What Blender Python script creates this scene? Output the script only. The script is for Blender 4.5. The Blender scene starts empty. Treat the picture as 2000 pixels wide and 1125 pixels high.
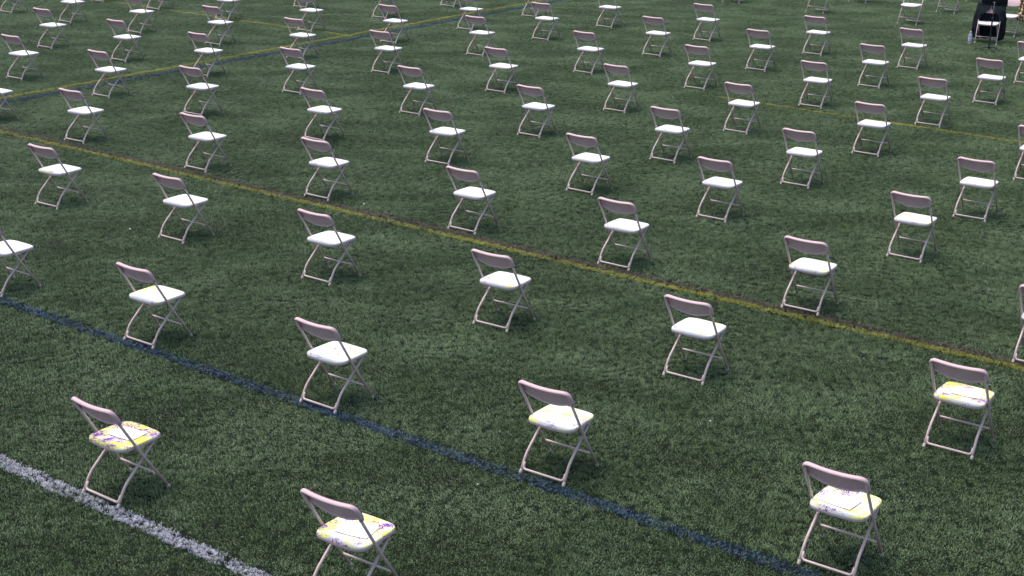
import bpy, bmesh, math, random
import numpy as np
from mathutils import Vector, Matrix, noise

random.seed(7); rng = np.random.default_rng(7)
S = bpy.context.scene
COL = S.collection

# ------------------------------------------------------------------ camera
cam_d = bpy.data.cameras.new('camera'); cam = bpy.data.objects.new('camera', cam_d); COL.objects.link(cam)
CAM_H = 5.1052; PITCH = 0.3296; ROLL = 0.0195; FPX = 2862.17
cam_d.sensor_width = 36.0; cam_d.lens = FPX/2000*36.0
cam_d.clip_start = 0.1; cam_d.clip_end = 1500
cam.matrix_world = Matrix.Translation((0, 0, CAM_H)) @ Matrix.Rotation(math.pi/2-PITCH, 4, 'X') @ Matrix.Rotation(ROLL, 4, 'Z')
S.camera = cam

# ------------------------------------------------------------------ light
SUN_DIR = Vector((-0.30, 0.12, 0.94)).normalized()          # towards the (clouded) sun
world = bpy.data.worlds.new('World'); S.world = world; world.use_nodes = True
wn = world.node_tree; wn.nodes.clear()
sky = wn.nodes.new('ShaderNodeTexSky'); sky.sky_type = 'NISHITA'; sky.sun_disc = False
sky.sun_elevation = math.asin(SUN_DIR.z); sky.sun_rotation = math.atan2(SUN_DIR.x, SUN_DIR.y) % (2*math.pi)
sky.air_density = 1.0; sky.dust_density = 3.0; sky.ozone_density = 1.5
bg = wn.nodes.new('ShaderNodeBackground'); bg.inputs['Strength'].default_value = 0.13
wo = wn.nodes.new('ShaderNodeOutputWorld')
wn.links.new(sky.outputs[0], bg.inputs[0]); wn.links.new(bg.outputs[0], wo.inputs[0])
sun_d = bpy.data.lights.new('sun', 'SUN'); sun_d.energy = 1.7; sun_d.angle = math.radians(28); sun_d.color = (1.0, 0.965, 0.93)
sun = bpy.data.objects.new('sun', sun_d); COL.objects.link(sun)
sun.rotation_euler = (-SUN_DIR).to_track_quat('-Z', 'Y').to_euler()
S.view_settings.view_transform = 'Standard'; S.view_settings.look = 'None'
S.view_settings.exposure = 0.66; S.view_settings.gamma = 1.0; S.view_settings.use_curve_mapping = False

# ------------------------------------------------------------------ helpers
def N(nt, t, **k):
    n = nt.nodes.new(t)
    for a, v in k.items(): setattr(n, a, v)
    return n
def new_mat(name, rough=0.5, spec=0.4):
    m = bpy.data.materials.new(name); m.use_nodes = True
    nt = m.node_tree; b = nt.nodes['Principled BSDF']
    b.inputs['Roughness'].default_value = rough; b.inputs['Specular IOR Level'].default_value = spec
    return m, nt, b
def ramp(nt, fac, stops, interp='LINEAR'):
    r = N(nt, 'ShaderNodeValToRGB'); r.color_ramp.interpolation = interp
    e = r.color_ramp.elements
    e[0].position, e[0].color = stops[0][0], (*stops[0][1], 1)
    e[1].position, e[1].color = stops[-1][0], (*stops[-1][1], 1)
    for p, c in stops[1:-1]:
        x = e.new(p); x.color = (*c, 1)
    nt.links.new(fac, r.inputs[0]); return r.outputs[0]
def noise_tex(nt, vec, scale, detail=4, rough=0.55, dist=0.0):
    n = N(nt, 'ShaderNodeTexNoise'); n.inputs['Scale'].default_value = scale
    n.inputs['Detail'].default_value = detail; n.inputs['Roughness'].default_value = rough
    n.inputs['Distortion'].default_value = dist
    if vec is not None: nt.links.new(vec, n.inputs['Vector'])
    return n.outputs['Fac']
def mixc(nt, fac, a, b, mode='MIX'):
    m = N(nt, 'ShaderNodeMix', data_type='RGBA', blend_type=mode)
    for s, v in ((0, fac), (6, a), (7, b)):
        if isinstance(v, (int, float)): m.inputs[s].default_value = v
        elif isinstance(v, tuple): m.inputs[s].default_value = (*v, 1)
        else: nt.links.new(v, m.inputs[s])
    return m.outputs[2]
def math_n(nt, op, a, b=None):
    m = N(nt, 'ShaderNodeMath', operation=op)
    for i, v in enumerate((a, b)):
        if v is None: continue
        if isinstance(v, (int, float)): m.inputs[i].default_value = v
        else: nt.links.new(v, m.inputs[i])
    return m.outputs[0]
def obj(name, mesh, mat=None, parent=None):
    o = bpy.data.objects.new(name, mesh); COL.objects.link(o)
    if mat is not None and not mesh.materials: mesh.materials.append(mat)
    if parent is not None: o.parent = parent
    return o
def tag(o, label=None, cat=None, group=None, kind=None):
    for k, v in (('label', label), ('category', cat), ('group', group), ('kind', kind)):
        if v: o[k] = v
    return o
def empty(name, loc, rz=0.0):
    o = bpy.data.objects.new(name, None); COL.objects.link(o); o.empty_display_size = 0.1
    o.location = loc; o.rotation_euler = (0, 0, rz); return o
def mesh_from(name, V, F, smooth=True):
    me = bpy.data.meshes.new(name); me.from_pydata([tuple(v) for v in V], [], F); me.update()
    bm = bmesh.new(); bm.from_mesh(me); bmesh.ops.recalc_face_normals(bm, faces=bm.faces); bm.to_mesh(me); bm.free()
    if smooth: me.polygons.foreach_set('use_smooth', [True]*len(me.polygons))
    return me
class MB:
    def __init__(s): s.V = []; s.F = []
    def add(s, V, F):
        o = len(s.V); s.V += [Vector(v) for v in V]; s.F += [tuple(i+o for i in f) for f in F]
    def tube(s, pts, r, n=10, up=None, caps=True, ry=None):
        pts = [Vector(p) for p in pts]; rr = r if isinstance(r, (list, tuple)) else [r]*len(pts)
        V = []; F = []; ref = Vector(up) if up else None
        for i, p in enumerate(pts):
            t = (pts[min(i+1, len(pts)-1)]-pts[max(i-1, 0)]).normalized()
            if ref is None: ref = Vector((1, 0, 0)) if abs(t.x) < 0.9 else Vector((0, 1, 0))
            a = (ref - t*ref.dot(t)).normalized(); b = t.cross(a)
            if up is None: ref = a
            k = (ry/r) if ry else 1.0
            for j in range(n):
                w = 2*math.pi*j/n
                V.append(p + a*(rr[i]*math.cos(w)) + b*(rr[i]*k*math.sin(w)))
        for i in range(len(pts)-1):
            for j in range(n):
                F.append((i*n+j, i*n+(j+1) % n, (i+1)*n+(j+1) % n, (i+1)*n+j))
        if caps:
            F.append(tuple(range(n))[::-1]); F.append(tuple(range((len(pts)-1)*n, len(pts)*n)))
        s.add(V, F); return s
    def lathe(s, prof, n=14, c=(0, 0, 0)):
        V = []; F = []
        for r, z in prof:
            for j in range(n):
                w = 2*math.pi*j/n; V.append((c[0]+r*math.cos(w), c[1]+r*math.sin(w), c[2]+z))
        for i in range(len(prof)-1):
            for j in range(n): F.append((i*n+j, i*n+(j+1) % n, (i+1)*n+(j+1) % n, (i+1)*n+j))
        F.append(tuple(range(n))[::-1]); F.append(tuple(range((len(prof)-1)*n, len(prof)*n)))
        s.add(V, F); return s
    def box(s, c, d, M=None):
        x, y, z = (k/2 for k in d)
        V = [Vector((sx*x, sy*y, sz*z)) for sz in (-1, 1) for sy in (-1, 1) for sx in (-1, 1)]
        if M: V = [M @ v for v in V]
        V = [v+Vector(c) for v in V]
        s.add(V, [(0, 2, 3, 1), (4, 5, 7, 6), (0, 1, 5, 4), (1, 3, 7, 5), (3, 2, 6, 7), (2, 0, 4, 6)]); return s
    def mesh(s, name, smooth=True): return mesh_from(name, s.V, s.F, smooth)
def fillet(pts, r, k=6):
    """round the inner corners of a polyline"""
    pts = [Vector(p) for p in pts]; out = [pts[0]]
    for i in range(1, len(pts)-1):
        a, b, c = pts[i-1], pts[i], pts[i+1]
        rad = r[i-1] if isinstance(r, (list, tuple)) else r
        u = (a-b).normalized(); w = (c-b).normalized()
        l = min(rad, (a-b).length*0.49, (c-b).length*0.49)
        p0, p2 = b+u*l, b+w*l
        for j in range(k+1):
            t = j/k; out.append(p0*(1-t)**2 + b*2*t*(1-t) + p2*t*t)
    out.append(pts[-1]); return out

# ------------------------------------------------------------------ turf
def turf_material(name, stops, patch_lo=0.55, patch_hi=1.35, hue2=None):
    m, nt, b = new_mat(name, 0.42, 0.65)
    geo = N(nt, 'ShaderNodeNewGeometry'); pos = geo.outputs['Position']
    oi = N(nt, 'ShaderNodeObjectInfo')
    mp = N(nt, 'ShaderNodeMapping'); nt.links.new(pos, mp.inputs[0])
    mp.inputs['Rotation'].default_value = (0, 0, math.radians(-20)); mp.inputs['Scale'].default_value = (0.8, 1.3, 0.0)
    big = noise_tex(nt, mp.outputs[0], 0.9, 5, 0.62, 0.4)
    fine = noise_tex(nt, mp.outputs[0], 7.0, 4, 0.6)
    blade = noise_tex(nt, pos, 160.0, 2, 0.5)
    f = math_n(nt, 'ADD', math_n(nt, 'MULTIPLY', oi.outputs['Random'], 0.12), math_n(nt, 'MULTIPLY', blade, 0.82))
    col = ramp(nt, f, stops)
    v1 = ramp(nt, big, [(0.30, (patch_lo,)*3), (0.52, (0.95,)*3), (0.72, (patch_hi,)*3)])
    v2 = ramp(nt, fine, [(0.28, (0.70,)*3), (0.72, (1.32,)*3)])
    col = mixc(nt, 1.0, col, v1, 'MULTIPLY'); col = mixc(nt, 1.0, col, v2, 'MULTIPLY')
    if hue2:                                     # greyer fibres here and there
        g = ramp(nt, big, [(0.46, (0, 0, 0)), (0.74, (0.75,)*3)])
        col = mixc(nt, g, col, hue2)
    nt.links.new(col, b.inputs['Base Color'])
    return m
GREEN = turf_material('turf_green', [(0.25, (0.070, 0.120, 0.036)), (0.42, (0.140, 0.218, 0.076)), (0.57, (0.240, 0.335, 0.146)), (0.74, (0.42, 0.52, 0.30))], patch_lo=0.62, patch_hi=1.45, hue2=(0.30, 0.37, 0.205))
WHITE = turf_material('turf_white', [(0.25, (0.38, 0.365, 0.41)), (0.45, (0.60, 0.58, 0.63)), (0.72, (0.78, 0.76, 0.81))], 0.75, 1.15)
BLUE = turf_material('turf_blue', [(0.25, (0.012, 0.030, 0.052)), (0.45, (0.027, 0.066, 0.110)), (0.72, (0.080, 0.150, 0.215))], 0.7, 1.4)
YELLOW = turf_material('turf_yellow', [(0.25, (0.105, 0.112, 0.018)), (0.45, (0.31, 0.305, 0.034)), (0.70, (0.64, 0.61, 0.12))], 0.75, 1.2)
BROWN = turf_material('turf_brown', [(0.25, (0.070, 0.054, 0.033)), (0.5, (0.145, 0.115, 0.074)), (0.75, (0.25, 0.20, 0.135))], 0.75, 1.2)
gm, gnt, gb = new_mat('ground_infill', 0.9, 0.1)
gt = N(gnt, 'ShaderNodeNewGeometry')
gnt.links.new(ramp(gnt, noise_tex(gnt, gt.outputs['Position'], 3.0, 8, 0.7), [(0.3, (0.004, 0.006, 0.003)), (0.7, (0.010, 0.016, 0.007))]), gb.inputs['Base Color'])
gme = mesh_from('ground', [(-400, -400, 0), (400, -400, 0), (400, 400, 0), (-400, 400, 0)], [(0, 1, 2, 3)], False)
tag(obj('ground', gme, gm), 'dark infill ground of the sports field under the turf fibres', kind='structure')

def tuft(radius, nb, hmin, hmax, width, r):
    V = []; F = []
    for _ in range(nb):
        a = r.uniform(0, 2*math.pi); q = radius*math.sqrt(r.uniform(0, 1)); x, y = q*math.cos(a), q*math.sin(a)
        h = r.uniform(hmin, hmax); la = r.uniform(0, 2*math.pi); lean = r.uniform(0.15, 1.2)*h
        wa = r.uniform(0, math.pi); w = width*r.uniform(0.7, 1.3)
        dx, dy = w/2*math.cos(wa), w/2*math.sin(wa); lx, ly = lean*math.cos(la), lean*math.sin(la)
        o = len(V)
        V += [(x-dx, y-dy, -0.002), (x+dx, y+dy, -0.002), (x+lx*.35-dx*.9, y+ly*.35-dy*.9, h*.62), (x+lx*.35+dx*.9, y+ly*.35+dy*.9, h*.62), (x+lx, y+ly, h*r.uniform(.82, 1.0))]
        F += [(o, o+1, o+3, o+2), (o+2, o+3, o+4)]
    return V, F

def scatter_group():
    g = bpy.data.node_groups.new('turf_scatter', 'GeometryNodeTree')
    g.interface.new_socket('Geometry', in_out='INPUT', socket_type='NodeSocketGeometry')
    g.interface.new_socket('Geometry', in_out='OUTPUT', socket_type='NodeSocketGeometry')
    L = g.links.new
    gi = N(g, 'NodeGroupInput'); go = N(g, 'NodeGroupOutput')
    pid = N(g, 'GeometryNodeInputNamedAttribute', data_type='INT'); pid.inputs['Name'].default_value = 'proto'
    cmp_ = N(g, 'FunctionNodeCompare', data_type='INT', operation='GREATER_EQUAL')
    L(pid.outputs['Attribute'], cmp_.inputs[2]); cmp_.inputs[3].default_value = 0
    sep = N(g, 'GeometryNodeSeparateGeometry', domain='POINT')
    L(gi.outputs[0], sep.inputs[0]); L(cmp_.outputs[0], sep.inputs[1])
    sp = N(g, 'GeometryNodeSplitToInstances', domain='POINT')
    L(sep.outputs[0], sp.inputs[0]); L(pid.outputs['Attribute'], sp.inputs['Group ID'])
    iop = N(g, 'GeometryNodeInstanceOnPoints'); iop.inputs['Pick Instance'].default_value = True
    L(sep.outputs[1], iop.inputs['Points']); L(sp.outputs[0], iop.inputs['Instance'])
    ix = N(g, 'GeometryNodeInputNamedAttribute', data_type='INT'); ix.inputs['Name'].default_value = 'pick'
    L(ix.outputs['Attribute'], iop.inputs['Instance Index'])
    ro = N(g, 'GeometryNodeInputNamedAttribute', data_type='FLOAT_VECTOR'); ro.inputs['Name'].default_value = 'rot'
    L(ro.outputs['Attribute'], iop.inputs['Rotation'])
    sc = N(g, 'GeometryNodeInputNamedAttribute', data_type='FLOAT_VECTOR'); sc.inputs['Name'].default_value = 'siz'
    L(sc.outputs['Attribute'], iop.inputs['Scale'])
    L(iop.outputs[0], go.inputs[0]); return g
SCATTER = scatter_group()

def smooth_noise(x, y, scale, seed):
    """cheap value noise on numpy arrays, -1..1"""
    r = np.random.default_rng(seed); T = r.uniform(-1, 1, (256, 256))
    u, w = x/scale+1000, y/scale+1000
    i, j = np.floor(u).astype(int), np.floor(w).astype(int); f, g = u-i, w-j
    f, g = f*f*(3-2*f), g*g*(3-2*g); i, j = i % 255, j % 255
    return (T[i, j]*(1-f)+T[i+1, j]*f)*(1-g)+(T[i, j+1]*(1-f)+T[i+1, j+1]*f)*g

def scatter_object(name, mat, px, py, protos, size_mul=1.0):
    n = len(px); V = []; F = []; proto = []
    for k, (v, f) in enumerate(protos):
        o = len(V); V += v; F += [tuple(i+o for i in q) for q in f]; proto += [k]*len(v)
    m = len(V)
    me = bpy.data.meshes.new(name); me.from_pydata(V + list(zip(px.tolist(), py.tolist(), [0.0]*n)), [], F)
    a = me.attributes.new('proto', 'INT', 'POINT'); a.data.foreach_set('value', np.array(proto+[-1]*n, dtype=np.int32))
    tx = 0.15*smooth_noise(px, py, 0.55, 1)+0.10*smooth_noise(px, py, 0.17, 2)
    ty = 0.15*smooth_noise(px, py, 0.50, 3)+0.10*smooth_noise(px, py, 0.16, 4)
    rot = np.stack([tx, ty, np.zeros(n)], 1)
    hs = size_mul*(1.0+0.28*smooth_noise(px, py, 0.42, 5)+0.15*rng.uniform(-1, 1, n))
    siz = np.stack([np.ones(n), np.ones(n), hs], 1)
    for nm, dat in (('rot', rot), ('siz', siz)):
        a = me.attributes.new(nm, 'FLOAT_VECTOR', 'POINT')
        a.data.foreach_set('vector', np.concatenate([np.zeros((m, 3)), dat]).astype(np.float32).ravel())
    a = me.attributes.new('pick', 'INT', 'POINT')
    a.data.foreach_set('value', np.concatenate([np.zeros(m, int), rng.integers(0, len(protos), n)]).astype(np.int32))
    me.materials.append(mat); o = bpy.data.objects.new(name, me); COL.objects.link(o)
    md = o.modifiers.new('scatter', 'NODES'); md.node_group = SCATTER
    return o

# painted lines: (name, material, angle deg, offset along the normal, along0, along1, width, label)
def line_frame(deg):
    a = math.radians(deg); return np.array([math.cos(a), math.sin(a)]), np.array([-math.sin(a), math.cos(a)])
LINES = [
 ('white_line', WHITE, -36.03, 6.098, -13.5, -3.0, 0.128, 'worn white painted line crossing the near left corner'),
 ('blue_line', BLUE, -35.83, 8.446, -17.0, -1.5, 0.13, 'dark blue painted line crossing under the near rows of chairs'),
 ('yellow_line', YELLOW, -35.26, 13.280, -23.0, -0.5, 0.105, 'yellow painted line running diagonally beside a brown strip'),
 ('brown_line', BROWN, -35.26, 13.405, -23.0, -0.5, 0.135, 'brown painted strip along the far edge of the yellow line'),
 ('yellow_line', YELLOW, -35.6, 22.82, -11.95, -5.0, 0.12, 'thin yellow line starting under a chair at upper right'),
 ('yellow_line', YELLOW, -34.9, 23.655, -31.5, -20.8, 0.12, 'thin faded yellow line at the upper left meeting the far line'),
 ('blue_line', BLUE, 54.96, 20.615, 10.0, 36.0, 0.17, 'far dark blue line slanting up towards the top edge'),
 ('yellow_line', YELLOW, 55.03, 20.952, 10.0, 36.0, 0.13, 'far yellow line running beside the far dark blue line'),
]
pr = random.Random(3)
P_BIG = [tuft(0.047, 50, 0.009, 0.021, 0.0028, pr) for _ in range(10)]
P_SMALL = [tuft(0.014, 9, 0.010, 0.022, 0.0034, pr) for _ in range(8)]
# footprint of the view on the ground, widened so a step to the side still stands on turf
step = 0.053
gy = np.arange(5.8, 44.5, step)
PX = []; PY = []
for y in gy:
    w = 0.362*math.hypot(y, CAM_H)+2.0
    x = np.arange(-w, w, step); PX.append(x+rng.uniform(-.6, .6, len(x))*step); PY.append(np.full(len(x), y)+rng.uniform(-.6, .6, len(x))*step)
PX = np.concatenate(PX); PY = np.concatenate(PY)
keep = np.ones(len(PX), bool)
for nm, mat, deg, off, a0, a1, w, lab in LINES:
    d, nn = line_frame(deg); s = PX*d[0]+PY*d[1]; t = PX*nn[0]+PY*nn[1]-off
    inside = (s > a0) & (s < a1) & (np.abs(t) < w/2+0.018)
    keep &= ~(inside & (rng.uniform(0, 1, len(PX)) > 0.22))
PX, PY = PX[keep], PY[keep]
tag(scatter_object('turf', GREEN, PX, PY, P_BIG), 'green artificial turf covering the field between the lines', kind='stuff')
for nm, mat, deg, off, a0, a1, w, lab in LINES:
    d, nn = line_frame(deg); n = int((a1-a0)*w/0.00024)
    s = rng.uniform(a0, a1, n); t = rng.uniform(-w/2, w/2, n) + rng.normal(0, 0.006, n)
    x = d[0]*s+nn[0]*(off+t); y = d[1]*s+nn[1]*(off+t)
    k = (y > 5.8) & (y < 44.5) & (np.abs(x) < 0.362*np.hypot(y, CAM_H)+2.0)
    worn = 0.9*smooth_noise(x, y, 0.035, 13)+0.8*smooth_noise(x, y, 0.10, 11)+0.6*smooth_noise(x, y, 0.6, 12)
    k &= rng.uniform(0, 1, n) > np.clip(0.16+0.40*worn, 0.02, 0.8)
    tag(scatter_object(nm, mat, x[k], y[k], P_SMALL), lab, kind='structure')

# chairs: x, y, heading (deg), painted over-exposure speckle of the seat, label
CHAIRS = [
 (-3.041, 9.829, -36.0, 1, 'pale folding chair beside the white line with a paper sheet on its overexposed, speckled seat'),
 (-1.143, 8.424, -33.7, 0.9, 'pale folding chair with its feet cut off by the bottom of the picture'),
 (-5.448, 14.422, -35.8, 0.1, 'pale folding chair cut by the left edge at the end of the near blue line'),
 (-3.551, 13.037, -35.2, 0.38, 'pale folding chair, second from left in the row just beyond the near blue line'),
 (-1.655, 11.62, -35.5, 0.42, 'pale folding chair, third from left in the row just beyond the near blue line'),
 (0.262, 10.323, -33.9, 0.5, 'pale folding chair, fourth from left in the row just beyond the near blue line'),
 (2.206, 8.968, -34.7, 0.75, 'pale folding chair with a paper sheet, nearest the right end of the blue line'),
 (-5.865, 17.703, -32.9, 0.2, 'pale folding chair, leftmost in the row between near-blue and brown-yellow lines'),
 (-3.999, 16.376, -34.4, 0.2, 'pale folding chair, second from left in the row between near-blue and brown-yellow lines'),
 (-2.12, 14.989, -35.2, 0.1, 'pale folding chair, third from left in the row between near-blue and brown-yellow lines'),
 (-0.209, 13.675, -33.2, 0.2, 'pale folding chair, fourth from left in the row between near-blue and brown-yellow lines'),
 (1.578, 12.409, -34.2, 0.25, 'pale folding chair, fifth from left in the row between near-blue and brown-yellow lines'),
 (3.596, 10.951, -34.6, 0.8, 'pale folding chair with a paper sheet, just before the brown-yellow line at far right'),
 (-8.297, 22.458, -32.9, 0.1, 'pale folding chair cut by the left edge beside the far blue-yellow line'),
 (-6.526, 21.196, -32.7, 0.1, 'pale folding chair, second from left in the row standing on the brown-yellow line'),
 (-4.412, 19.682, -33.9, 0.1, 'pale folding chair, third from left in the row standing on the brown-yellow line'),
 (-2.559, 18.344, -34.5, 0.1, 'pale folding chair, fourth from left in the row standing on the brown-yellow line'),
 (-0.623, 16.978, -34.8, 0.1, 'pale folding chair, fifth from left in the row standing on the brown-yellow line'),
 (1.136, 15.699, -34.8, 0.1, 'pale folding chair, sixth from left in the row standing on the brown-yellow line'),
 (2.99, 14.337, -34.0, 0.28, 'pale folding chair, seventh from left in the row standing on the brown-yellow line'),
 (4.954, 12.902, -32.3, 0.1, 'pale folding chair cut by the right edge where the brown-yellow line ends'),
 (-8.947, 25.871, -32.6, 0.1, 'pale folding chair, leftmost in the first full row past the brown-yellow line'),
 (-7.028, 24.485, -33.5, 0.1, 'pale folding chair, second from left in the first full row past the brown-yellow line'),
 (-5.197, 23.185, -32.8, 0.1, 'pale folding chair, third from left in the first full row past the brown-yellow line'),
 (-3.034, 21.596, -35.4, 0.1, 'pale folding chair, fourth from left in the first full row past the brown-yellow line'),
 (-1.102, 20.281, -32.3, 0.1, 'pale folding chair, fifth from left in the first full row past the brown-yellow line'),
 (0.871, 18.876, -35.2, 0.1, 'pale folding chair, sixth from left in the first full row past the brown-yellow line'),
 (2.479, 17.706, -34.6, 0.1, 'pale folding chair, seventh from left in the first full row past the brown-yellow line'),
 (4.533, 16.206, -34.4, 0.32, 'pale folding chair, rightmost in the first full row past the brown-yellow line'),
 (-9.4, 29.1, -31.7, 0.1, 'pale folding chair, leftmost in the second row past the brown-yellow line'),
 (-7.605, 27.843, -33.4, 0.1, 'pale folding chair, second from left in the second row past the brown-yellow line'),
 (-5.778, 26.52, -33.4, 0.1, 'pale folding chair, third from left in the second row past the brown-yellow line'),
 (-3.888, 25.101, -33.0, 0.1, 'pale folding chair, fourth from left in the second row past the brown-yellow line'),
 (-1.731, 23.566, -33.3, 0.1, 'pale folding chair, fifth from left in the second row past the brown-yellow line'),
 (0.209, 22.149, -34.3, 0.1, 'pale folding chair, sixth from left in the second row past the brown-yellow line'),
 (2.141, 20.716, -34.5, 0.1, 'pale folding chair, seventh from left in the second row past the brown-yellow line'),
 (3.835, 19.444, -33.3, 0.1, 'pale folding chair, eighth from left in the second row past the brown-yellow line'),
 (5.796, 17.961, -33.5, 0.32, 'pale folding chair, rightmost in the second row past the brown-yellow line'),
 (-11.68, 33.618, -34.0, 0.1, 'pale folding chair, leftmost in the third row past the brown-yellow line'),
 (-9.971, 32.39, -35.6, 0.1, 'pale folding chair, second from left in the third row past the brown-yellow line'),
 (-8.134, 31.148, -33.5, 0.1, 'pale folding chair, third from left in the third row past the brown-yellow line'),
 (-6.21, 29.871, -33.2, 0.1, 'pale folding chair, fourth from left in the third row past the brown-yellow line'),
 (-4.328, 28.461, -33.4, 0.1, 'pale folding chair, fifth from left in the third row past the brown-yellow line'),
 (-2.539, 27.139, -32.9, 0.1, 'pale folding chair, sixth from left in the third row past the brown-yellow line'),
 (-0.366, 25.535, -33.5, 0.1, 'pale folding chair, seventh from left in the third row past the brown-yellow line'),
 (1.644, 24.092, -33.8, 0.1, 'pale folding chair, eighth from left in the third row past the brown-yellow line'),
 (3.468, 22.686, -34.2, 0.1, 'pale folding chair, ninth from left in the third row past the brown-yellow line'),
 (5.224, 21.351, -33.6, 0.1, 'pale folding chair, tenth from left in the third row past the brown-yellow line'),
 (7.194, 19.928, -32.9, 0.1, 'pale folding chair, rightmost in the third row past the brown-yellow line'),
 (-10.151, 35.649, -33.2, 0.1, 'pale folding chair, leftmost in the fourth row past the brown-yellow line'),
 (-8.548, 34.564, -34.1, 0.1, 'pale folding chair, second from left in the fourth row past the brown-yellow line'),
 (-6.659, 33.132, -32.8, 0.1, 'pale folding chair, third from left in the fourth row past the brown-yellow line'),
 (-4.611, 31.804, -33.8, 0.1, 'pale folding chair, fourth from left in the fourth row past the brown-yellow line'),
 (-2.681, 30.525, -33.4, 0.1, 'pale folding chair, fifth from left in the fourth row past the brown-yellow line'),
 (-0.84, 29.188, -33.7, 0.1, 'pale folding chair, sixth from left in the fourth row past the brown-yellow line'),
 (1.254, 27.511, -34.2, 0.1, 'pale folding chair, seventh from left in the fourth row past the brown-yellow line'),
 (3.212, 26.18, -34.8, 0.1, 'pale folding chair, eighth from left in the fourth row past the brown-yellow line'),
 (5.04, 24.779, -33.1, 0.1, 'pale folding chair, ninth from left in the fourth row past the brown-yellow line'),
 (6.712, 23.478, -33.4, 0.1, 'pale folding chair, rightmost in the fourth row past the brown-yellow line'),
 (-5.214, 35.33, -33.1, 0.1, 'pale folding chair, leftmost in the fifth row past the brown-yellow line'),
 (-3.183, 33.911, -32.8, 0.1, 'pale folding chair, second from left in the fifth row past the brown-yellow line'),
 (-1.162, 32.442, -33.9, 0.1, 'pale folding chair, third from left in the fifth row past the brown-yellow line'),
 (0.491, 31.283, -33.6, 0.1, 'pale folding chair, fourth from left in the fifth row past the brown-yellow line'),
 (2.719, 29.57, -33.2, 0.1, 'pale folding chair, fifth from left in the fifth row past the brown-yellow line'),
 (4.611, 28.161, -33.5, 0.1, 'pale folding chair, sixth from left in the fifth row past the brown-yellow line'),
 (6.463, 26.668, -33.3, 0.1, 'pale folding chair, seventh from left in the fifth row past the brown-yellow line'),
 (8.202, 25.367, -34.3, 0.1, 'pale folding chair, rightmost in the fifth row past the brown-yellow line'),
 (-1.718, 35.987, -32.5, 0.1, 'pale folding chair, leftmost in the sixth row past the brown-yellow line'),
 (0.27, 34.543, -33.3, 0.1, 'pale folding chair, second from left in the sixth row past the brown-yellow line'),
 (1.951, 33.168, -33.9, 0.1, 'pale folding chair, third from left in the sixth row past the brown-yellow line'),
 (3.967, 31.577, -35.7, 0.1, 'pale folding chair, fourth from left in the sixth row past the brown-yellow line'),
 (6.063, 30.084, -33.9, 0.1, 'pale folding chair, fifth from left in the sixth row past the brown-yellow line'),
 (7.675, 28.676, -35.3, 0.1, 'pale folding chair, sixth from left in the sixth row past the brown-yellow line'),
 (9.539, 27.285, -32.9, 0.1, 'pale folding chair, rightmost in the sixth row past the brown-yellow line'),
 (10.349, 32.322, 157.7, 0.1, 'folding chair facing the camera under the long black coat'),
 (11.19, 33.485, 148.6, 0.1, 'front-facing folding chair half hidden behind the coat chair, with mottled cloth on it'),
 (9.38, 34.961, 147.2, 0.1, 'front-facing folding chair with its white seat in view, two places left of the coat'),
 (7.522, 36.511, 145.1, 0.1, 'front-facing folding chair, legs only in view at top, directly behind a rear-facing one'),
 (5.654, 38.005, 148.1, 0.1, 'leftmost front-facing folding chair, only its feet showing at the top edge'),
 (10.842, 36.958, 145.6, 0.1, 'front-facing chair legs at the top edge, between white-seated chair and coat chair'),
 (8.995, 38.536, 146.3, 0.1, 'front-facing chair feet at the top edge, left of the white-seated front-facing chair'),
 (12.134, 38.996, 149.8, 0.1, 'front-facing chair foot at the top edge, just left of the black music stand'),
]

# ------------------------------------------------------------------ chair materials
def frame_mat():
    m, nt, b = new_mat('painted_steel', 0.38, 0.5)
    tc = N(nt, 'ShaderNodeTexCoord')
    f = noise_tex(nt, tc.outputs['Object'], 26.0, 4, 0.6)
    nt.links.new(ramp(nt, f, [(0.3, (0.58, 0.425, 0.405)), (0.7, (0.68, 0.51, 0.49))]), b.inputs['Base Color'])
    return m
def plastic_mat():
    m, nt, b = new_mat('moulded_plastic', 0.5, 0.4)
    tc = N(nt, 'ShaderNodeTexCoord')
    f = noise_tex(nt, tc.outputs['Object'], 14.0, 5, 0.65)
    nt.links.new(ramp(nt, f, [(0.3, (0.62, 0.430, 0.445)), (0.7, (0.70, 0.495, 0.515))]), b.inputs['Base Color'])
    g = noise_tex(nt, tc.outputs['Object'], 420.0, 2, 0.5)
    bp = N(nt, 'ShaderNodeBump'); bp.inputs['Strength'].default_value = 0.12; bp.inputs['Distance'].default_value = 0.002
    nt.links.new(g, bp.inputs['Height']); nt.links.new(bp.outputs[0], b.inputs['Normal'])
    return m
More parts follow.
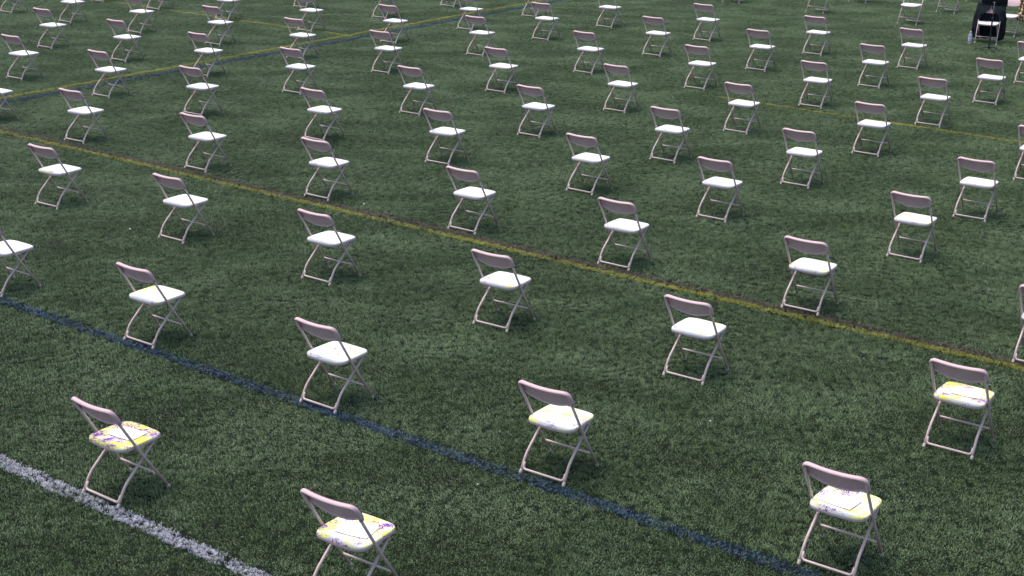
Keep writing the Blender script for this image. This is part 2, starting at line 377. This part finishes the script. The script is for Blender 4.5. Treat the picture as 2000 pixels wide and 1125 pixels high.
def seat_mat():
    m, nt, b = new_mat('seat_plastic', 0.42, 0.45)
    tc = N(nt, 'ShaderNodeTexCoord'); oi = N(nt, 'ShaderNodeObjectInfo')
    sepc = N(nt, 'ShaderNodeSeparateColor'); nt.links.new(oi.outputs['Color'], sepc.inputs[0])
    off = N(nt, 'ShaderNodeVectorMath', operation='ADD'); nt.links.new(tc.outputs['Object'], off.inputs[0])
    cmb = N(nt, 'ShaderNodeCombineXYZ'); nt.links.new(sepc.outputs[1], cmb.inputs[0]); nt.links.new(sepc.outputs[2], cmb.inputs[1])
    sc = N(nt, 'ShaderNodeVectorMath', operation='SCALE'); nt.links.new(cmb.outputs[0], sc.inputs[0]); sc.inputs['Scale'].default_value = 9.0
    nt.links.new(sc.outputs[0], off.inputs[1]); vec = off.outputs[0]
    n1 = noise_tex(nt, vec, 8.0, 3, 0.55, 0.3); n4 = noise_tex(nt, vec, 10.0, 2, 0.5, 0.2)
    vor = N(nt, 'ShaderNodeTexVoronoi'); vor.inputs['Scale'].default_value = 165.0; nt.links.new(vec, vor.inputs['Vector'])
    vs = N(nt, 'ShaderNodeSeparateColor'); nt.links.new(vor.outputs['Color'], vs.inputs[0])
    overexp_speckle = sepc.outputs[0]  # amount of yellow and purple over-exposure speckle put into the seat colour
    dens = math_n(nt, 'ADD', math_n(nt, 'MULTIPLY', math_n(nt, 'SUBTRACT', n1, 0.60), 3.4), math_n(nt, 'MULTIPLY', overexp_speckle, 1.0))
    col = mixc(nt, math_n(nt, 'LESS_THAN', vs.outputs[0], dens), (0.88, 0.855, 0.80), (0.93, 0.86, 0.08))
    den2 = math_n(nt, 'ADD', math_n(nt, 'MULTIPLY', math_n(nt, 'SUBTRACT', n4, 0.60), 3.2), math_n(nt, 'MULTIPLY', math_n(nt, 'MULTIPLY', overexp_speckle, overexp_speckle), 0.56))
    col = mixc(nt, math_n(nt, 'LESS_THAN', vs.outputs[1], den2), col, (0.22, 0.04, 0.36))
    # over-exposed white painted on the top; skirt below the rim keeps moulded colour
    sx = N(nt, 'ShaderNodeSeparateXYZ'); nt.links.new(tc.outputs['Object'], sx.inputs[0])
    rim = ramp(nt, sx.outputs[2], [(0.4330, (1, 1, 1)), (0.4385, (0, 0, 0))])
    rim.node.color_ramp.interpolation = 'EASE'
    col = mixc(nt, rim, col, (0.72, 0.52, 0.56))
    nt.links.new(col, b.inputs['Base Color'])
    return m
STEEL, PLASTIC, SEAT = frame_mat(), plastic_mat(), seat_mat()
m_, nt_, b_ = new_mat('foot_rubber', 0.6, 0.3)
tc_ = N(nt_, 'ShaderNodeTexCoord')
nt_.links.new(ramp(nt_, noise_tex(nt_, tc_.outputs['Object'], 60, 3), [(0.3, (0.50, 0.40, 0.36)), (0.7, (0.64, 0.53, 0.49))]), b_.inputs['Base Color'])
CAP = m_

# ------------------------------------------------------------------ chair (origin: between the rear feet, +y is the way it faces)
def upright_path(sx):
    x = 0.2238*sx
    return fillet([(x, 0.466, 0.004), (x, 0.215, 0.385), (x*0.995, 0.0, 0.745)], 0.08, 5)
def rear_path(sx):
    return fillet([(0.1998*sx, -0.004, 0.004), (0.196*sx, 0.072, 0.148), (0.190*sx, 0.385, 0.418)], 0.055, 6)
def seat_mesh():
    out = fillet([(0, 0.046, 0), (-0.211, 0.058, 0), (-0.211, 0.25, 0), (-0.203, 0.474, 0), (0, 0.490, 0), (0.203, 0.474, 0), (0.211, 0.25, 0), (0.211, 0.058, 0), (0, 0.046, 0)],
                 [0.150, 0.04, 0.140, 0.09, 0.140, 0.04, 0.150], 8)[:-1]
    n = len(out); c = Vector((0, 0.268, 0)); V = []; F = []
    rings = [(0.22, 0.4385), (0.50, 0.4395), (0.74, 0.4425), (0.88, 0.4465), (0.955, 0.4468), (0.988, 0.4435), (1.0, 0.436), (1.0, 0.418), (0.975, 0.412), (0.955, 0.416), (0.93, 0.432), (0.5, 0.430)]
    for k, z in rings:
        for p in out:
            q = c+(p-c)*k
            zz = z + (0.006*((q.x/0.2)**2) if k > .45 and z > .438 else 0)*0.5 - (0.010*max(0, (q.y-0.42)/0.06) if z > .41 and k > .8 else 0)
            V.append((q.x, q.y, zz))
    for i in range(len(rings)-1):
        for j in range(n): F.append((i*n+j, i*n+(j+1) % n, (i+1)*n+(j+1) % n, (i+1)*n+j))
    F.append(tuple(range(n))); F.append(tuple(range((len(rings)-1)*n, len(rings)*n))[::-1])
    return mesh_from('seat', V, F)
BD = Vector((0, 0.497, -0.868)); BN = Vector((0, -0.868, -0.497)); B0 = Vector((0, -0.018, 0.790))
def back_pt(x, s, off=0.0):
    u = x/0.235
    return B0 + Vector((x, 0, 0)) + BD*s + BN*(0.022*(1-u*u)+off)
def back_mesh():
    mb = MB(); nu, nv = 24, 8
    def hw(s): r = 0.06; return 0.232-(r-math.sqrt(max(0, r*r-(r-s)**2)) if s < r else 0)
    def sb(x): u = x/0.232; return 0.130+0.056*(1-abs(u)**2.4)
    for off, flip in ((-0.017, False), (-0.024, True)):
        V = []; F = []
        for i in range(nu+1):
            for j in range(nv+1):
                u = -1+2*i/nu
                s0 = j/nv
                s = 0.004+s0*(sb(u*0.232)-0.004); x = u*hw(s)
                V.append(back_pt(x, s, off-0.010*math.sin(math.pi*s0)*(1-u**4)))
        for i in range(nu):
            for j in range(nv):
                f = (i*(nv+1)+j, (i+1)*(nv+1)+j, (i+1)*(nv+1)+j+1, i*(nv+1)+j+1)
                F.append(f[::-1] if flip else f)
        mb.add(V, F)
    path = fillet([(-0.232, 0.136, 0), (-0.230, 0.0, 0), (0.230, 0.0, 0), (0.232, 0.136, 0)], 0.062, 9)
    dense = [path[0]]
    for a, b in zip(path, path[1:]):
        k = max(1, int((b-a).length/0.03))
        dense += [a+(b-a)*(t/k) for t in range(1, k+1)]
    mb.tube([back_pt(p.x, p.y, 0.0) for p in dense], 0.0175, 12, up=tuple(BN), ry=0.0105)
    V = [v for v in mb.V]
    low = [back_pt(-0.226+0.452*i/24, sb(-0.226+0.452*i/24)-0.002, -0.016) for i in range(25)]
    mb.tube(low, 0.0075, 8, up=tuple(BN))
    return mb.mesh('backrest')
def chair_prototype():
    root = empty('folding_chair', (0, 0, 0))
    obj('seat', seat_mesh(), SEAT, root); obj('backrest', back_mesh(), PLASTIC, root)
    fl = {}; 
    for sx in (-1, 1):
        p = upright_path(sx); fl = obj('front_leg', MB().tube(p, 0.0112, 10).mesh('front_leg'), STEEL, root)
        d = (Vector(p[1])-Vector(p[0])).normalized(); a = Vector(p[0])-d*0.004
        obj('foot_cap', MB().tube([a, a+d*0.006, a+d*0.03, a+d*0.036], [0.0118, 0.0142, 0.0132, 0.0110], 10).mesh('foot_cap'), CAP, fl)
        p = rear_path(sx); rl = obj('rear_leg', MB().tube(p, 0.0112, 10).mesh('rear_leg'), STEEL, root)
        d = (Vector(p[1])-Vector(p[0])).normalized(); a = Vector(p[0])-d*0.004
        obj('foot_cap', MB().tube([a, a+d*0.006, a+d*0.03, a+d*0.036], [0.0118, 0.0142, 0.0132, 0.0110], 10).mesh('foot_cap'), CAP, rl)
        br = MB().box((0.2075*sx, 0.235, 0.418), (0.006, 0.075, 0.030))
        obj('hinge_bracket', br.mesh('hinge_bracket', False), STEEL, root)
    u = fillet([(-0.1885, 0.040, 0.088), (-0.186, 0.013, 0.036), (0.186, 0.013, 0.036), (0.1885, 0.040, 0.088)], 0.045, 7)
    obj('rear_crossbar', MB().tube(u, 0.0098, 10).mesh('rear_crossbar'), STEEL, root)
    obj('front_crossbar', MB().tube([(-0.2238, 0.372, 0.146), (-0.20, 0.370, 0.146), (0.20, 0.370, 0.146), (0.2238, 0.372, 0.146)], 0.0088, 10).mesh('front_crossbar'), STEEL, root)
    return root
def copy_tree(o, parent=None):
    c = o.copy(); COL.objects.link(c); c.parent = parent
    for ch in o.children: copy_tree(ch, c)
    return c
proto = chair_prototype()
roots = []
for i, (x, y, deg, overexp_speckle, lab) in enumerate(CHAIRS):
    r = proto if i == 0 else copy_tree(proto)
    roots.append(r)
for r, (x, y, deg, overexp_speckle, lab) in zip(roots, CHAIRS):
    r.location = (x, y, 0.0); r.rotation_euler = (0, 0, math.radians(deg))
    front = abs(deg) > 90
    tag(r, lab, 'chair', 'chairs facing the camera at the far end' if front else 'folding chairs set out in spaced rows on the turf')
    for ch in r.children:
        if ch.name.startswith('seat'): ch.color = (overexp_speckle, random.random(), random.random(), 1)
CH = {lab: (Matrix.Translation((x, y, 0)) @ Matrix.Rotation(math.radians(deg), 4, 'Z'), x, y, math.radians(deg)) for x, y, deg, w, lab in CHAIRS}
def find(word): return next(v for k, v in CH.items() if word in k)

# ------------------------------------------------------------------ paper sheets on four near seats
pm, pnt, pb = new_mat('paper', 0.7, 0.2)
ptc = N(pnt, 'ShaderNodeTexCoord')
pnt.links.new(ramp(pnt, noise_tex(pnt, ptc.outputs['Object'], 9, 3), [(0.3, (0.88, 0.86, 0.88)), (0.7, (0.92, 0.90, 0.92))]), pb.inputs['Base Color'])
def sheet(word, lx, ly, rot, lab):
    M, x, y, th = find(word); V = []; F = []; nx, ny = 8, 6; W, H = 0.245, 0.175
    for k, dz in enumerate((0.0, 0.0012)):
        for i in range(nx+1):
            for j in range(ny+1):
                u, v = i/nx-.5, j/ny-.5
                V.append((u*W, v*H, dz+0.003*(u*1.6+v*0.9)**2*1.6+0.003*max(0, u-v-.45)*4+0.001))
    n = (nx+1)*(ny+1)
    for k in (0, 1):
        for i in range(nx):
            for j in range(ny):
                f = (i*(ny+1)+j, (i+1)*(ny+1)+j, (i+1)*(ny+1)+j+1, i*(ny+1)+j+1)
                F.append(tuple(k*n+q for q in (f if k else f[::-1])))
    o = obj('paper_sheet', mesh_from('paper_sheet', V, F, False), pm)
    p = M @ Vector((lx, ly, 0.4415)); o.location = p; o.rotation_euler = (0, 0, th+rot)
    tag(o, lab, 'paper', 'paper sheets lying on the near seats')
sheet('beside the white line with', -0.005, 0.290, 0.10, 'white sheet of paper on the seat of the chair at the white line')
sheet('feet cut off by the bottom', 0.008, 0.258, 0.16, 'white paper sheet on the seat of the chair cut by the bottom edge')
sheet('nearest the right end', -0.040, 0.242, -0.10, 'white paper sheet on the seat nearest the right end of the blue line')
sheet('at far right', 0.015, 0.292, 0.06, 'white paper sheet on the far right seat just before the brown-yellow line')

# ------------------------------------------------------------------ black coat hung over a chair
km, knt, kb = new_mat('black_cloth', 0.85, 0.2)
ktc = N(knt, 'ShaderNodeTexCoord')
knt.links.new(ramp(knt, noise_tex(knt, ktc.outputs['Object'], 6, 4), [(0.3, (0.005, 0.008, 0.011)), (0.75, (0.016, 0.024, 0.031))]), kb.inputs['Base Color'])
def coat():
    M, cx, cy, th = find('black coat')
    V = []; F = []; NT, NZ = 56, 22
    zs = [0.845, 0.835, 0.815, 0.79] + [0.79-(0.79-0.07)*i/(NZ-4) for i in range(1, NZ-3)]
    for zi, z in enumerate(zs):
        t = (0.845-z)/0.775
        W = 0.235+0.058*min(1, (t/0.05)**0.5) + 0.03*min(1, t*1.6)
        yc = 0.01+0.27*min(max(0, 0.78-z), 0.33)
        yb = yc-0.05-0.05*min(1, t*4)-0.02*t
        yf = yc+0.03+0.075*min(1, t*4)
        gap = 0.05 + 0.24*min(1, max(0, t-0.16)/0.10) + 0.36*min(1, max(0, t-0.26)/0.08)    # half angle of the open front
        for k in range(NT+1):
            a = -math.pi+gap + (2*math.pi-2*gap)*k/NT     # 0 = back
            fold = 1+0.05*t*math.sin(8*a+3*t)+0.04*t*math.sin(15*a+1.0)
            x = W*math.sin(a)*fold; q = math.cos(a)
            y = (yc + (yb-yc)*q*fold) if q > 0 else (yc - (yf-yc)*q*fold)
            sag = -0.014*(abs(math.sin(a))**2) if zi < 4 else (-0.02*math.sin(5*a+.5) if zi > NZ-2 else 0)
            V.append((x, y, z+sag))
    for i in range(len(zs)-1):
        for k in range(NT): F.append((i*(NT+1)+k, i*(NT+1)+k+1, (i+1)*(NT+1)+k+1, (i+1)*(NT+1)+k))
    F.append(tuple(range(NT+1)))
    me = mesh_from('coat_body', V, F)
    root = empty('black_coat', (cx, cy, 0), th); tag(root, 'long black coat hung over the back of a front-facing chair', 'coat')
    o = obj('coat_body', me, km, root); s = o.modifiers.new('thick', 'SOLIDIFY'); s.thickness = 0.008; s.offset = 0
    for sx in (-1, 1):                                   # sleeves hang at the sides
        p = fillet([(0.25*sx, 0.05, 0.74), (0.285*sx, 0.06, 0.60), (0.300*sx, 0.07, 0.40), (0.298*sx, 0.08, 0.16)], 0.12, 5)
        obj('sleeve', MB().tube(p, [0.035+0.022*min(1, i/6) for i in range(len(p))], 12, ry=None).mesh('sleeve'), km, root)
coat()

# ------------------------------------------------------------------ music stand
bm_, bnt, bb = new_mat('stand_black_metal', 0.42, 0.5)
btc = N(bnt, 'ShaderNodeTexCoord')
bnt.links.new(ramp(bnt, noise_tex(bnt, btc.outputs['Object'], 30, 3), [(0.3, (0.008, 0.009, 0.011)), (0.7, (0.020, 0.023, 0.026))]), bb.inputs['Base Color'])
sm_, snt, sb_ = new_mat('stand_tube_steel', 0.35, 0.5); sb_.inputs['Metallic'].default_value = 0.7
stc = N(snt, 'ShaderNodeTexCoord')
snt.links.new(ramp(snt, noise_tex(snt, stc.outputs['Object'], 40, 3), [(0.3, (0.16, 0.19, 0.21)), (0.7, (0.28, 0.31, 0.33))]), sb_.inputs['Base Color'])
st = empty('music_stand', (9.985, 31.03, 0), math.radians(157.7)); tag(st, 'black music stand on a low tripod base before the coat chair', 'music stand')
for k in range(3):
    a = math.radians(90+120*k+30)
    d = Vector((math.cos(a), math.sin(a), 0))
    pts = [d*0.01+Vector((0, 0, 0.075)), d*0.10+Vector((0, 0, 0.068)), d*0.20+Vector((0, 0, 0.052)), d*0.27+Vector((0, 0, 0.034))]
    lg = obj('base_leg', MB().tube(pts, 0.012, 8, ry=0.010).mesh('base_leg'), bm_, st)
    obj('rubber_foot', MB().lathe([(0.012, 0), (0.017, 0.004), (0.017, 0.022), (0.010, 0.030)], 10, tuple(d*0.272)).mesh('rubber_foot'), bm_, lg)
obj('lower_pole', MB().lathe([(0.022, 0.05), (0.022, 0.10), (0.0165, 0.12), (0.0165, 0.66), (0.019, 0.665), (0.019, 0.70), (0.012, 0.71)], 12).mesh('lower_pole'), bm_, st)
obj('upper_pole', MB().lathe([(0.0095, 0.70), (0.0095, 1.02)], 10).mesh('upper_pole'), sm_, st)
Md = Matrix.Rotation(math.radians(-22), 3, 'X')
dk = MB(); dc = Vector((0, -0.02, 1.135))
dk.box(dc, (0.52, 0.006, 0.35), Md)
for sx in (-1, 1): dk.box(dc + Md @ Vector((0.2575*sx, -0.008, 0)), (0.005, 0.022, 0.352), Md)
obj('desk', dk.mesh('desk', False), bm_, st)
lg_ = MB(); lg_.box(dc + Md @ Vector((0, 0.030, -0.178)), (0.52, 0.066, 0.006), Md); lg_.box(dc + Md @ Vector((0, 0.062, -0.170)), (0.52, 0.005, 0.022), Md)
obj('ledge', lg_.mesh('ledge', False), bm_, st)
obj('tilt_knob', MB().tube([(-0.035, -0.045, 1.01), (0.035, -0.045, 1.01)], 0.016, 10).mesh('tilt_knob'), sm_, st)

# ------------------------------------------------------------------ water bottle
gm2, g2, gb2 = new_mat('bottle_plastic', 0.12, 0.5)
gb2.inputs['Transmission Weight'].default_value = 0.55; gb2.inputs['IOR'].default_value = 1.33
g2tc = N(g2, 'ShaderNodeTexCoord')
g2.links.new(ramp(g2, noise_tex(g2, g2tc.outputs['Object'], 25, 3), [(0.3, (0.74, 0.70, 0.86)), (0.7, (0.86, 0.83, 0.94))]), gb2.inputs['Base Color'])
lm, ln, lb = new_mat('bottle_label', 0.5, 0.3)
ltc = N(ln, 'ShaderNodeTexCoord')
ln.links.new(ramp(ln, noise_tex(ln, ltc.outputs['Object'], 55, 2), [(0.50, (0.70, 0.64, 0.84)), (0.62, (0.22, 0.18, 0.45))]), lb.inputs['Base Color'])
wm, wnn, wb = new_mat('bottle_cap', 0.4, 0.4)
wtc = N(wnn, 'ShaderNodeTexCoord')
wnn.links.new(ramp(wnn, noise_tex(wnn, wtc.outputs['Object'], 40, 2), [(0.3, (0.78, 0.74, 0.84)), (0.7, (0.86, 0.83, 0.9))]), wb.inputs['Base Color'])
bt = empty('water_bottle', (9.819, 31.853, 0.0)); tag(bt, 'clear plastic water bottle standing on the turf left of the coat chair', 'bottle')
obj('bottle_body', MB().lathe([(0.026, 0.004), (0.036, 0.0), (0.041, 0.012), (0.0385, 0.05), (0.041, 0.075), (0.041, 0.150), (0.039, 0.165), (0.041, 0.18), (0.034, 0.215), (0.020, 0.243), (0.0145, 0.252), (0.0145, 0.262)], 20).mesh('bottle_body'), gm2, bt)
obj('bottle_label', MB().lathe([(0.0415, 0.078), (0.0418, 0.080), (0.0418, 0.146), (0.0415, 0.148)], 20).mesh('bottle_label'), lm, bt)
obj('bottle_cap', MB().lathe([(0.0175, 0.260), (0.0175, 0.280), (0.0155, 0.283)], 14).mesh('bottle_cap'), wm, bt)

# ------------------------------------------------------------------ mottled fringed cloth over the chair at the right edge
fm, fn, fb = new_mat('mottled_cloth', 0.6, 0.4)
ftc = N(fn, 'ShaderNodeTexCoord')
vo = N(fn, 'ShaderNodeTexVoronoi'); vo.inputs['Scale'].default_value = 22.0; fn.links.new(ftc.outputs['Object'], vo.inputs['Vector'])
f1 = math_n(fn, 'ADD', math_n(fn, 'MULTIPLY', vo.outputs['Distance'], 0.6), math_n(fn, 'MULTIPLY', noise_tex(fn, ftc.outputs['Object'], 18, 4, 0.7), 0.75))
fn.links.new(ramp(fn, f1, [(0.50, (0.020, 0.010, 0.005)), (0.66, (0.10, 0.05, 0.014)), (0.78, (0.32, 0.20, 0.06)), (0.92, (0.78, 0.62, 0.40))]), fb.inputs['Base Color'])
def shawl():
    M, cx, cy, th = find('half hidden behind')
    root = empty('mottled_cloth', (cx, cy, 0), th); tag(root, 'brown and gold mottled fringed cloth over the chair at the top right corner', 'cloth')
    V = []; F = []; nx, nz = 18, 26
    # chair faces the camera, so its own -x side is on the right of the picture
    for i in range(nx+1):
        for j in range(nz+1):
            u, v = i/nx, j/nz
            x = -0.185-0.30*u; a = v
            if a < 0.12: z = 0.55+a/0.12*0.25; y = 0.0-0.03
            elif a < 0.2: w = (a-.12)/.08*math.pi; z = 0.80+0.03*math.sin(w); y = 0.02-0.05*math.cos(w)
            else: w = (a-.2)/.8; z = 0.80-0.40*w; y = 0.07+0.14*w
            k = min(1.0, u*1.6)
            y += 0.022*math.sin(20*u+4*v)*(0.3+v); z += 0.01*math.sin(13*u)-0.07*u*(1-v)*k
            V.append((x+0.012*math.sin(9*v+3*u), y, z))
    for i in range(nx):
        for j in range(nz): F.append((i*(nz+1)+j, (i+1)*(nz+1)+j, (i+1)*(nz+1)+j+1, i*(nz+1)+j+1))
    o = obj('cloth_panel', mesh_from('cloth_panel', V, F), fm, root); s = o.modifiers.new('thick', 'SOLIDIFY'); s.thickness = 0.012
    fr = MB(); r = random.Random(5)
    for k in range(34):
        u = k/33; p = Vector(V[int(u*nx)*(nz+1)+nz])+Vector((r.uniform(-.006, .006), 0, 0)); L_ = r.uniform(0.05, 0.085)
        fr.tube([p, p+Vector((r.uniform(-.01, .01), .01, -L_*.5)), p+Vector((r.uniform(-.015, .015), .012, -L_))], [0.006, 0.007, 0.004], 5)
    fo = obj('fringe', fr.mesh('fringe'), fm, root); fo['kind'] = 'stuff'
shawl()

# ------------------------------------------------------------------ little white scraps lying on the turf
for i, (x, y, s, lab) in enumerate([
    (-1.914, 18.08, 0.020, 'tiny white scrap on the turf beyond the brown-yellow line'),
    (-0.234, 10.186, 0.013, 'tiny white scrap on the turf just below the near blue line'),
    (1.713, 11.47, 0.012, 'tiny white scrap on the turf right of the near middle chair'),
    (-4.581, 16.777, 0.022, 'pale scrap on the turf between the two left chairs before the brown-yellow line')]):
    r = random.Random(20+i); bm2 = bmesh.new(); bmesh.ops.create_icosphere(bm2, subdivisions=2, radius=s/2)
    for v in bm2.verts: v.co *= r.uniform(0.65, 1.15); v.co.z *= 0.6
    me = bpy.data.meshes.new('paper_scrap'); bm2.to_mesh(me); bm2.free()
    o = obj('paper_scrap', me, pm); o.location = (x, y, 0.020); tag(o, lab, 'scrap', 'white scraps littering the turf')
